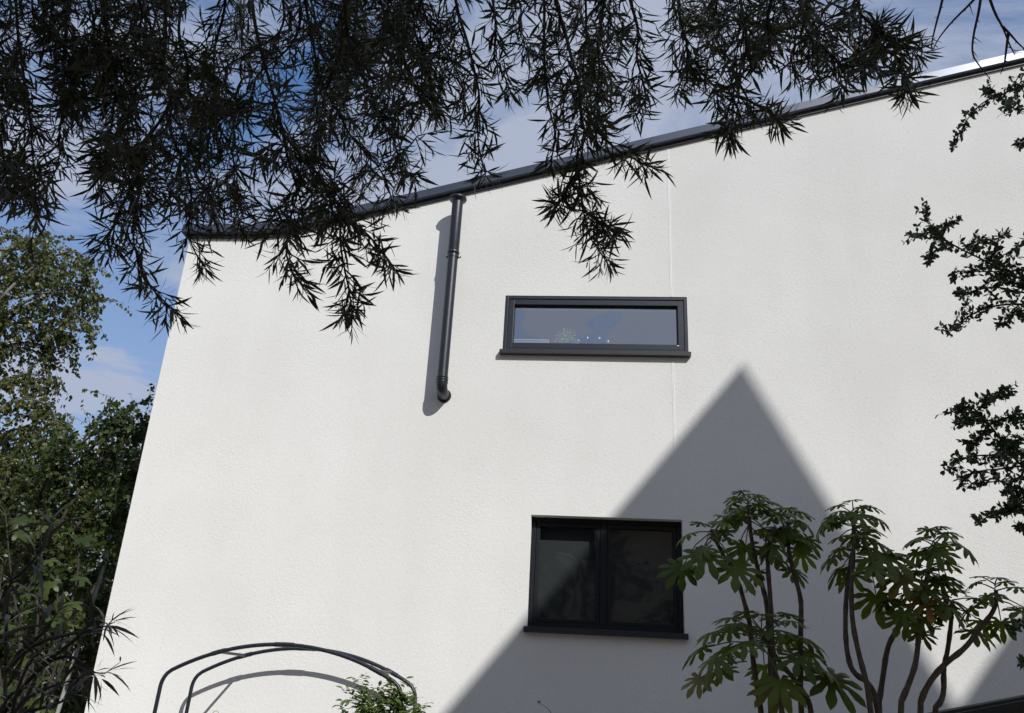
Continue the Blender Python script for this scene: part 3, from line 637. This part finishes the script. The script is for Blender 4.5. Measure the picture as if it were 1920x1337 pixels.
# ------------------------------------------------------------------ garden arch and the rose on it
def arch():
    YB, YA = -.20, -.76
    cx = (at(349, 1337, YB)[0]+at(778, 1337, YB)[0])/2; hw = .96
    base = (cx, (YA+YB)/2, 0)
    e = empty('garden_arch', base, 'dark tubular steel garden arch standing against the white wall', 'garden arch')
    ztop, zsh = 1.925, 1.66
    def hoop(Y, dz):
        P = [(cx-hw-.03, Y, 0), (cx-hw, Y, zsh-.10), (cx-hw+.012, Y, zsh-.03), (cx-hw+.05, Y, zsh+.025)]
        n = 20; w = hw-.05; s = ztop-(zsh+.025)
        Rc = (w*w+s*s)/(2*s); th = math.asin(w/Rc)
        P += [(cx+Rc*math.sin(a), Y, ztop-Rc+Rc*math.cos(a)+dz) for a in np.linspace(-th, th, n)][1:-1]
        P += [(cx+hw-.05, Y, zsh+.025), (cx+hw-.012, Y, zsh-.03), (cx+hw, Y, zsh-.10), (cx+hw+.03, Y, 0)]
        m = MB(); m.tube(smooth(P, 1), .0155, 12); h = m.build('hoop', M['arch'], e)
        def arc(a): return np.array([cx+Rc*math.sin(a), Y, ztop-Rc+Rc*math.cos(a)+dz])
        m = MB(); m.tube([arc(-.05), arc(0), arc(.035)], .0185, 12); m.build('coupling', M['arch'], h)
        for sg in (-1, 1):
            q = np.array([cx+sg*(hw+.008), Y, zsh-.38]); m = MB(); m.tube([q, q+np.array([-sg*.001, 0, .06])], .0185, 12); m.build('coupling', M['arch'], h)
        return arc, th
    a1, th = hoop(YB, 0); a2, _ = hoop(YA, 0)
    for a in (-th*.57, th*.80):
        p, q = a1(a), a2(a); m = MB(); m.tube([p, q], .0115, 10)
        b = m.build('cross_bar', M['arch'], e)
        for r_, f in ((p, a1), (q, a2)): m = MB(); m.tube([f(a-.03), f(a), f(a+.03)], .0185, 12); m.build('joint_sleeve', M['arch'], b)
    for sg in (-1, 1):
        for z in (.35, .75, 1.12):
            m = MB(); x = cx+sg*(hw+.03-.03*z/1.56); m.tube([(x, YB, z), (x, YA, z)], .0105, 10); m.build('cross_bar', M['arch'], e)
    return cx, hw
acx, ahw = arch()
OV = [tpl_lance(w, c, b, .15, (.0, .12, .38, .68, 1.0), .45) for w, c, b in ((.5, .15, 0), (.55, .3, .05), (.48, .05, -.05))]
def rose():
    Y = -.74; b0 = at(725, 1337, Y); base = np.array([acx+ahw-.05, Y, 0.0])
    root = empty('climbing_rose', base, 'green climbing rose on the right leg of the garden arch', 'rose')
    LV = Leaves(OV, M['rose'])
    shoots = [[(725,1345),(718,1325),(700,1300),(678,1278)], [(725,1345),(735,1320),(728,1300),(742,1285)], [(720,1345),(700,1330),(672,1325),(645,1330)], [(720,1350),(700,1335),(668,1310),(655,1308)], [(735,1345),(750,1320),(762,1303)], [(740,1350),(765,1330),(785,1328)], [(715,1350),(705,1315),(702,1297)], [(735,1350),(745,1335),(735,1315)], [(715,1350),(690,1340),(680,1320)], [(750,1350),(770,1340),(780,1345)], [(700,1350),(685,1335),(660,1337)], [(745,1350),(755,1330),(770,1320)]]
    for s in shoots:
        yy = Y+rng.uniform(-.12, .18)
        P = [np.array([base[0]+rng.uniform(-.05, .05), yy, -.01]), np.array([b0[0]+rng.uniform(-.1, .1), yy, .9])]+[at(x, y, yy) for x, y in s]
        P = smooth(P, 2); n = len(P); m = MB(); m.tube(P, [.006*(1-.75*i/(n-1)) for i in range(n)], 5); m.build('stem', M['petiole'], root)
        S = resample(P, .03); S = [q for q in S if q[2] > 1.0]
        for i in range(1, len(S)):
            for rep in range(2 if i < len(S)-4 else 1):
                tan = norm(S[i]-S[i-1]); sd = rvec(); d = norm(sd*.9+tan*.5+np.array([0, -.2, .1]))
                L = rng.uniform(.06, .10); side = norm(np.cross(d, (0.1, .2, 1)))
                for k in range(5):
                    t = (.45, .45, .75, .75, 1.0)[k]; sg = (-1, 1, -1, 1, 0)[k]
                    LV.put(S[i]+d*L*t, d*.7+side*sg*.9+DOWN*.25, np.array([0, -.2, 1])+rvec()*.4, rng.uniform(.040, .062)*(1.15 if k == 4 else 1))
    LV.finish(root, 160)
rose()
def sprig(px, label, Y):
    P = smooth([at(x, y, Y) for x, y in px], 2); b = np.array([P[0][0], Y, 0.0]); root = empty('young_shoot', b, label, 'plant')
    P = [b]+[(b+P[0])/2+np.array([.05, 0, 0])]+P; m = MB(); n = len(P); m.tube(P, [.004*(1-.7*i/(n-1)) for i in range(n)], 5); m.build('stem', M['petiole'], root)
    LV = Leaves(OV, M['rose'])
    for q in P[-3:]: LV.put(q, rvec()+np.array([0, 0, .6]), rvec(), .028)
    for q in P[2:5]: LV.put(q, rvec(), rvec(), .04)
    LV.finish(root, 20)
sprig([(1036,1342),(1028,1328),(1010,1318)], 'thin bare shoot in the shade below the lower window', -.5)
sprig([(395,1345),(400,1334),(408,1332),(413,1345)], 'thin curled shoot between the legs of the garden arch', -.1)

# ------------------------------------------------------------------ trees and shrubs left of the house
BL = [tpl_lance(w, c, b, .2, (.0, .25, .6, 1.0), .35) for w, c, b in ((.75, .1, 0), (.8, .25, .08), (.7, .0, -.06))]
def broad_tree(name, label, base, skel, Yr, material, leafL, per, reach, droop, bark, trunk_pts, trunk_r, step=.16):
    root = empty(name, base, label, 'tree'); LV = Leaves(BL, material)
    P = smooth([np.asarray(base, float)]+[np.asarray(q, float) for q in trunk_pts], 2); n = len(P); m = MB(); m.tube(P, [trunk_r*(1-.75*i/(n-1)) for i in range(n)], 10); m.build('trunk', bark, root)
    for px, w in skel:
        yy = rng.uniform(*Yr); Q = [at(x, y, yy+rng.uniform(-.25, .25)) for x, y in px]
        j = min(range(n), key=lambda k: np.linalg.norm(P[k]-(Q[0]-np.array([0, 0, .5])))) 
        Q = smooth([P[j], (P[j]+Q[0])/2+np.array([0, 0, .1])]+Q, 2); k = len(Q); b = MB()
        b.tube(Q, [max(.004, trunk_r*.32*(1-.85*i/(k-1))) for i in range(k)], 6)
        S = resample(Q, step)
        for i in range(2, len(S)):
            x, y, z = to_px(S[i])
            if x < -120: continue
            for r_ in range(w):
                d = norm(rvec()+DOWN*droop+norm(S[i]-S[i-1])*.4); L = reach*rng.uniform(.4, 1.15); q = S[i]; pts = [q]
                for s_ in range(4): d = norm(d+DOWN*droop*.5+rvec()*.25); q = q+d*L/4; pts.append(q)
                b.tube(pts, [.004, .0032, .0025, .0018, .001], 3, False)
                for l_ in range(per):
                    t = rng.uniform(.08, 1)*3.999; h = int(t); p0 = pts[h]+(pts[h+1]-pts[h])*(t-h)+rvec()*leafL*.5
                    LV.put(p0, rvec()+DOWN*(.4+droop), rvec()+np.array([0, -.3, .7]), leafL*rng.uniform(.6, 1.25))
        b.build('branch', bark, root)
    LV.finish(root, 0, stuff='crown')
birch_skel = [([(-60,620),(0,560),(60,500),(110,475),(155,470),(165,520)],3), ([(-60,650),(20,580),(90,545),(150,540),(185,556)],3), ([(-60,700),(10,600),(60,570),(120,575),(165,605)],3), ([(-60,560),(-10,500),(30,460),(60,445)],3),
   ([(-60,520),(0,460),(20,430)],2), ([(-60,720),(0,650),(50,640),(90,650)],4), ([(-60,800),(0,720),(40,700),(90,705)],4), ([(-60,840),(0,760),(50,745),(95,760),(110,800)],4), ([(-60,600),(0,530),(40,520),(100,520)],4),
   ([(-60,900),(0,810),(60,800),(90,830)],4), ([(40,470),(70,450),(95,440)],1), ([(-60,680),(0,610),(70,600),(110,620),(135,625)],3), ([(-60,960),(-10,870),(40,860),(80,880)],4), ([(-40,560),(10,500),(60,470),(90,470)],3)]
bb = at(-520, 1337, 2.4); bb = np.array([bb[0], 2.4, 0])
broad_tree('birch_tree', 'birch with small drooping sunlit leaves against the sky, left edge', bb, birch_skel, (1.9, 2.9), M['birch'], .058, 21, .55, .55, M['birchbark'],
           [bb+(0, 0, 2.5), bb+(.1, .1, 4.5), bb+(.25, 0, 6.5), bb+(.3, 0, 8.0)], .12, step=.15)
hs = [([(60,1010),(110,900),(150,830),(200,800),(235,790)],4), ([(100,1000),(160,900),(210,840),(260,820),(275,800)],4), ([(120,1010),(180,950),(240,900),(262,880)],5), ([(50,1050),(100,980),(140,930),(170,890)],5), ([(80,1100),(150,1040),(200,1000),(240,960)],4),
      ([(150,830),(190,775),(215,745)],1), ([(200,800),(240,765),(285,745)],1), ([(60,960),(100,870),(130,830)],4), ([(90,1150),(140,1100),(190,1080),(230,1060)],4), ([(60,1250),(110,1200),(160,1160),(200,1150)],4), ([(90,1330),(120,1280),(160,1240),(180,1210)],4), ([(10,1000),(40,930),(70,880),(95,850)],4)]
tb = at(20, 1337, 1.6); tb = np.array([tb[0], 1.6, 0])
broad_tree('broadleaf_tree', 'bushy green tree filling the gap beside the wall corner', tb, hs, (1.0, 2.2), M['dense'], .062, 14, .42, .2, M['bark'],
           [tb+(0, 0, 1.2), tb+(.1, .1, 2.2), tb+(.3, 0, 3.4), tb+(.5, 0, 4.2)], .09, step=.15)
tc_ = at(-200, 1337, 4.5); tc_ = np.array([tc_[0], 5.0, 0])
ds = [([(-60,1200),(0,1080),(60,980),(100,900)],5), ([(-30,1250),(60,1150),(130,1050),(180,960)],5), ([(0,1330),(90,1250),(160,1150),(210,1050)],5), ([(40,1337),(120,1300),(180,1200),(230,1100)],5), ([(-60,1300),(0,1250),(60,1200),(100,1150)],5), ([(60,1150),(130,1000),(190,900),(230,860)],5), ([(100,1337),(140,1300),(165,1280)],5), ([(0,1100),(60,1000),(120,950)],5), ([(-60,1100),(-20,1000),(20,950),(60,930)],5), ([(-60,1050),(0,960),(40,900)],6), ([(-60,1180),(0,1060),(30,1000)],6), ([(-60,1000),(-10,900),(20,850)],6), ([(100,1300),(170,1200),(220,1120),(245,1020)],5), ([(120,1200),(190,1080),(240,980),(270,900)],5), ([(100,1100),(180,980),(250,900),(290,860)],5)]
broad_tree('broadleaf_tree', 'dense dark tree standing behind the bushy tree, deep in shade', tc_, ds, (4.0, 6.0), M['dense'], .085, 24, .7, .2, M['bark'],
           [tc_+(0, 0, 1.4), tc_+(.2, .1, 2.6), tc_+(.5, 0, 4.0)], .12, step=.22)
# slim grey trunk showing in the gap
q0, q1 = at(192, 1070, 1.7), at(218, 950, 1.7); e = empty('grey_post', (q0[0], 1.7, 0), 'slim grey post half hidden in the foliage beside the wall', 'post')
m = MB(); m.tube([np.array([q0[0]-.25, 1.7, 0]), q0, q1], [.024, .022, .019], 10); m.build('shaft', M['post'], e)

# broad lobed leaves at the left
PT = [tpl_palm(5, 3.9, .55, .42, d, 20+i) for i, d in enumerate((.15, .3, .45))]
def lobed_bush():
    Y = -1.6; b = at(20, 1337, Y); base = np.array([b[0], Y, 0.0]); root = empty('lobed_leaf_bush', base, 'bush with broad lobed yellow-green leaves at the lower left edge', 'bush')
    LV = Leaves(PT, M['fig'])
    for px in ([(30,1337),(40,1200),(20,1080),(10,960)], [(50,1337),(70,1180),(80,1040),(72,975)], [(60,1337),(100,1200),(110,1120),(100,1080)], [(10,1337),(-10,1200),(5,1050)], [(70,1337),(120,1250),(140,1180),(135,1120)], [(20,1337),(10,1320),(5,1300)], [(80,1337),(130,1150),(150,1060),(140,1010)]):
        yy = Y+rng.uniform(-.25, .25); P = [at(x, y, yy) for x, y in px]; P = smooth([np.array([base[0]+rng.uniform(-.1, .1), yy, -.01])]+P, 2); n = len(P); m = MB(); m.tube(P, [.014*(1-.7*i/(n-1)) for i in range(n)], 6); m.build('stem', M['twig'], root)
        S = [q for q in resample(P, .07) if q[2] > 1.1]
        for q in S:
            if rng.random() < .5: continue
            hd = norm(np.array([rng.uniform(-1, 1), -rng.uniform(0, 1), 0])); st = q+hd*.10+np.array([0, 0, .04]); pm = MB()
            LV.put(st, hd*.8+DOWN*rng.uniform(.2, .8), np.array([hd[0]*.3, -.5, .8])+rvec()*.3, rng.uniform(.075, .135))
            pm.tube([q, (q+st)/2+np.array([0, 0, .02]), st], [.003, .0025, .002], 4, False); pm.build('petiole', M['petiole'], root)
    LV.finish(root, 200)
lobed_bush()
def long_leaf_shrub():
    dep = 3.0; base = np.array([-2.55, -5.0, 0.0]); root = empty('long_leaved_shrub', base, 'dark shrub with long narrow drooping leaves at the lower left, nearest the camera', 'shrub')
    LV = Leaves([tpl_lance(.125, c, b, .2, (.0, .1, .3, .55, .8, 1.0), .4) for c, b in ((.25, .05), (.45, -.08), (.12, .1), (.6, .0))], M['long'])
    K = lambda l: [(x/3.06, 900+y/3.06) for x, y in l]
    shoots = [K([(30,1400),(30,1100),(40,720),(60,590)]), K([(60,590),(150,510),(215,430)]), K([(215,430),(260,360),(290,250)]), K([(30,1100),(200,930),(420,880),(610,838)]), K([(40,1300),(250,1050),(400,1000),(480,1060),(540,1120)]), K([(30,1400),(150,1250),(300,1180),(420,1150)]), K([(0,900),(120,850),(250,830)]), K([(60,1400),(90,1230),(140,1100),(200,1010)]), K([(-60,1100),(-30,900),(0,700)]), K([(40,1350),(300,1300),(430,1230)]), K([(100,1000),(250,880),(330,760)]), K([(250,1050),(420,930),(540,800)])]
    for i, s in enumerate(shoots):
        P = [atd(x, y, dep+rng.uniform(-.12, .12)) for x, y in s]
        if s[0][1] > 1300: P = [base+rvec()*.05*np.array([1, 1, 0])]+P
        P = smooth(P, 2); n = len(P); m = MB(); m.tube(P, [.010*(1-.75*j/(n-1)) for j in range(n)], 6); m.build('stem', M['twig'], root)
        S = resample(P, .02); S = S[int(len(S)*.35):]
        for j in range(1, len(S)):
            if S[j][2] < 1.0: continue
            t = j/len(S)
            if t < .6 and rng.random() < .55: continue
            tan = norm(S[j]-S[j-1]); sd = rvec(); sd = norm(sd-tan*(sd@tan))
            LV.put(S[j], tan*rng.uniform(.3, .9)+sd*.9, np.array([0, 0, 1])+rvec()*.3, rng.uniform(.085, .135)*(1 if i > 2 else 1.35))
        for j in range(5): LV.put(S[-1], norm(S[-1]-S[-2])*.9+rvec()*.7, np.array([0, 0, 1])+rvec()*.3, rng.uniform(.08, .12))
    for (bx, by, tx, ty) in ((605,838,750,698),(610,838,767,733),(610,835,800,857),(605,840,682,940),(590,880,684,995),(650,815,748,778),(640,820,655,748),(600,1110,788,1006),(600,1112,772,1034),(620,1100,776,1168),(580,1140,690,1206),(580,1150,580,1306),(690,1045,694,998),(560,1085,598,1000),(545,1100,640,1060),(605,838,600,930)):
        A, B = atd(bx/3.06, 900+by/3.06, dep), atd(tx/3.06, 900+ty/3.06, dep-.05*rng.random()); LV.put(A, B-A, np.array([0, -.5, 1])+rvec()*.3, np.linalg.norm(B-A), rng.choice((0, 2)))
    for px in (K([(480,1060),(545,1105),(600,1112),(690,1045)]), K([(540,850),(610,838),(660,815)])):
        P = [atd(x, y, dep) for x, y in px]; m = MB(); m.tube(P, [.004, .003, .002, .001], 5); m.build('stem', M['twig'], root)
    LV.finish(root, 260)
long_leaf_shrub()

# ------------------------------------------------------------------ things behind the upper window
def inside():
    # trough plant standing on the inner ledge
    c = at(1064, 640, .16); z0 = UW[2]+.004
    root = empty('potted_plant', (c[0], .16, z0), 'small green pot plant on the ledge behind the long window', 'pot plant')
    m = MB(); m.lathe([(0, 0), (.030, 0), (.040, .045), (.043, .047), (.043, .055), (.0, .053)], (c[0], .16, z0), 20); m.build('pot', M['brick'], root)
    LV = Leaves(OV, M['potleaf'])
    for i in range(230):
        v = rvec()*np.array([.115, .035, .15])*rng.uniform(.3, 1); LV.put(np.array([c[0], .16, z0+.16])+v, v+rvec()*.05, rvec()+np.array([0, -.4, .6]), rng.uniform(.022, .036))
    st = MB()
    for i in range(7):
        v = rvec(); st.tube([(c[0], .16, z0+.05), (c[0]+v[0]*.04, .16+v[1]*.03, z0+.17+.04*v[2])], .002, 4)
    st.build('stem', M['petiole'], root); LV.finish(root, 230)
    # pale framed board standing in for a building's reflection in the glass
    a, b = at(956, 640, .28), at(1029, 640, .28)
    root = empty('reflection_board', ((a[0]+b[0])/2, .28, z0), 'pale framed board standing in for a reflected building at the left end of the long window', 'reflection stand-in')
    zt = at(1000, 637, .28)[2]; m = MB(); frame_ring(m, a[0]-.05, b[0], z0, zt, .008, .272, .288); m.build('frame', M['bead'], root)
    m = MB(); m.box(a[0]-.044, b[0]-.006, .279, .287, z0+.006, zt-.006); m.build('board', mat('pale_board', (.42, .36, .35), .7, var=.06), root)
    # ring chandelier deeper in the room
    Y = 1.6; c = at(1112, 648, Y); root = empty('chandelier', (c[0], Y, c[2]), 'ring chandelier with small glass bulbs seen through the long window', 'chandelier')
    R = .20; m = MB(); m.tube([(c[0]+R*math.cos(t), Y+R*math.sin(t), c[2]) for t in np.linspace(0, 2*PI, 33)], .006, 6, False); m.build('ring', M['bead'], root)
    m = MB(); m.tube([(c[0], Y, c[2]), (c[0], Y, 6.05)], .004, 6)
    for k in range(3): m.tube([(c[0]+R*math.cos(k*2.094), Y+R*math.sin(k*2.094), c[2]), (c[0], Y, c[2]+.25)], .0025, 5)
    m.build('hanger', M['sill'], root)
    em = bpy.data.materials.new('bulb_glow'); em.use_nodes = True; pb = em.node_tree.nodes['Principled BSDF']; pb.inputs['Base Color'].default_value = (.9, .9, .88, 1); pb.inputs['Emission Color'].default_value = (1, .97, .9, 1); pb.inputs['Emission Strength'].default_value = 0.9
    for k in range(9):
        t = 2*PI*k/9+.2; m = MB(); m.lathe([(0, .0), (.006, .003), (.009, .011), (.007, .02), (.004, .024), (0, .024)], (c[0]+R*math.cos(t), Y+R*math.sin(t), c[2]+.006), 10); m.build('bulb', em, root)
inside()

# ------------------------------------------------------------------ low shed roof at the lower right corner
def shed():
    Y = -1.9; a, b = at(1757, 1337, Y), at(1920, 1306, Y)
    s = (b[2]-a[2])/(b[0]-a[0]); x0, x1 = a[0]-.55, a[0]+2.2; zr = lambda x: a[2]+s*(x-a[0])
    root = empty('garden_shed', (x0, Y, 0), 'low dark shed roof edge in the bottom right corner', 'shed')
    m = MB(); m.add([(x0, Y, zr(x0)-.02), (x1, Y, zr(x1)-.02), (x1, Y+.14, zr(x1)-.02), (x0, Y+.14, zr(x0)-.02), (x0, Y, zr(x0)), (x1, Y, zr(x1)), (x1, Y+.14, zr(x1)), (x0, Y+.14, zr(x0))], [(0,3,2,1),(4,5,6,7),(0,1,5,4),(1,2,6,5),(2,3,7,6),(3,0,4,7)]); m.build('roof', M['felt'], root)
    m = MB(); m.add([(x0, Y-.004, zr(x0)-.07), (x1, Y-.004, zr(x1)-.07), (x1, Y-.004, zr(x1)-.022), (x0, Y-.004, zr(x0)-.022), (x0, Y+.016, zr(x0)-.07), (x1, Y+.016, zr(x1)-.07), (x1, Y+.016, zr(x1)-.022), (x0, Y+.016, zr(x0)-.022)], [(0,1,2,3),(7,6,5,4),(3,2,6,7),(4,5,1,0),(0,3,7,4),(1,5,6,2)]); m.build('fascia_board', M['felt'], root)
    for k in range(14):
        u = x0+.08+k*(x1-x0-.16)/14; w = (x1-x0-.16)/14-.006; m = MB(); m.box(u, u+w, Y+.05, Y+.068, 0, zr(u)-.025); m.build('plank', M['shed'], root)
    m = MB(); m.box(x0+.08, x1-.08, Y+.07, Y+.13, 0, zr(x0)-.03); m.build('body', M['shed'], root)
shed()

# ------------------------------------------------------------------ tall gabled house behind the camera: it casts the triangular shade
def neighbour():
    DN = 10.0; kx, kz = SUN[0]/-SUN[1], SUN[2]/-SUN[1]
    S = lambda x, z: (x+kx*DN, z+kz*DN)
    prof = [S(-1.75, .80), S(1.415, 4.67), S(2.945, 1.74), S(5.4, 4.75), S(7.2, 1.6)]
    root = empty('gabled_house', (prof[1][0], -DN, 0), 'tall twin gabled brick house behind the viewer that shades the garden', 'house')
    x0, x1 = prof[0][0], prof[-1][0]; dp = 8.0
    m = MB(); f = [(x0, -DN, 0)]+[(x, -DN, z) for x, z in prof]+[(x1, -DN, 0)]; n = len(f)
    b = [(x, -DN-dp, z) for x, y, z in f]
    m.add(f, [tuple(range(n))]); m.add(b, [tuple(range(n-1, -1, -1))]); m.add([f[0], f[1], b[1], b[0]], [(0, 1, 2, 3)]); m.add([f[-1], f[-2], b[-2], b[-1]], [(3, 2, 1, 0)])
    m.build('wall', M['brick'], root)
    for p, q in zip(prof, prof[1:]):
        m = MB(); m.add([(p[0], -DN-.002, p[1]-.002), (q[0], -DN-.002, q[1]-.002), (q[0], -DN-dp, q[1]-.002), (p[0], -DN-dp, p[1]-.002)], [(0, 1, 2, 3)]); m.build('roof_slope', M['slate'], root)
    m = MB(); m.box(-18, x0-.01, -DN-dp, -DN, 0, 8.3); m.build('shade_wing', M['brick'], root)  # unseen wing, added and sized to keep the overhanging tree in shade
    for z in (1.0, 4.2):
        for k in range(6):
            x = -13+k*3.0; w = MB(); frame_ring(w, x, x+1.1, z, z+1.6, .07, -DN+.001, -DN+.05); fr = w.build('window', M['bead'], root)
            w = MB(); w.box(x+.07, x+1.03, -DN+.002, -DN+.02, z+.07, z+1.53); w.build('pane', M['sill'], fr)
neighbour()
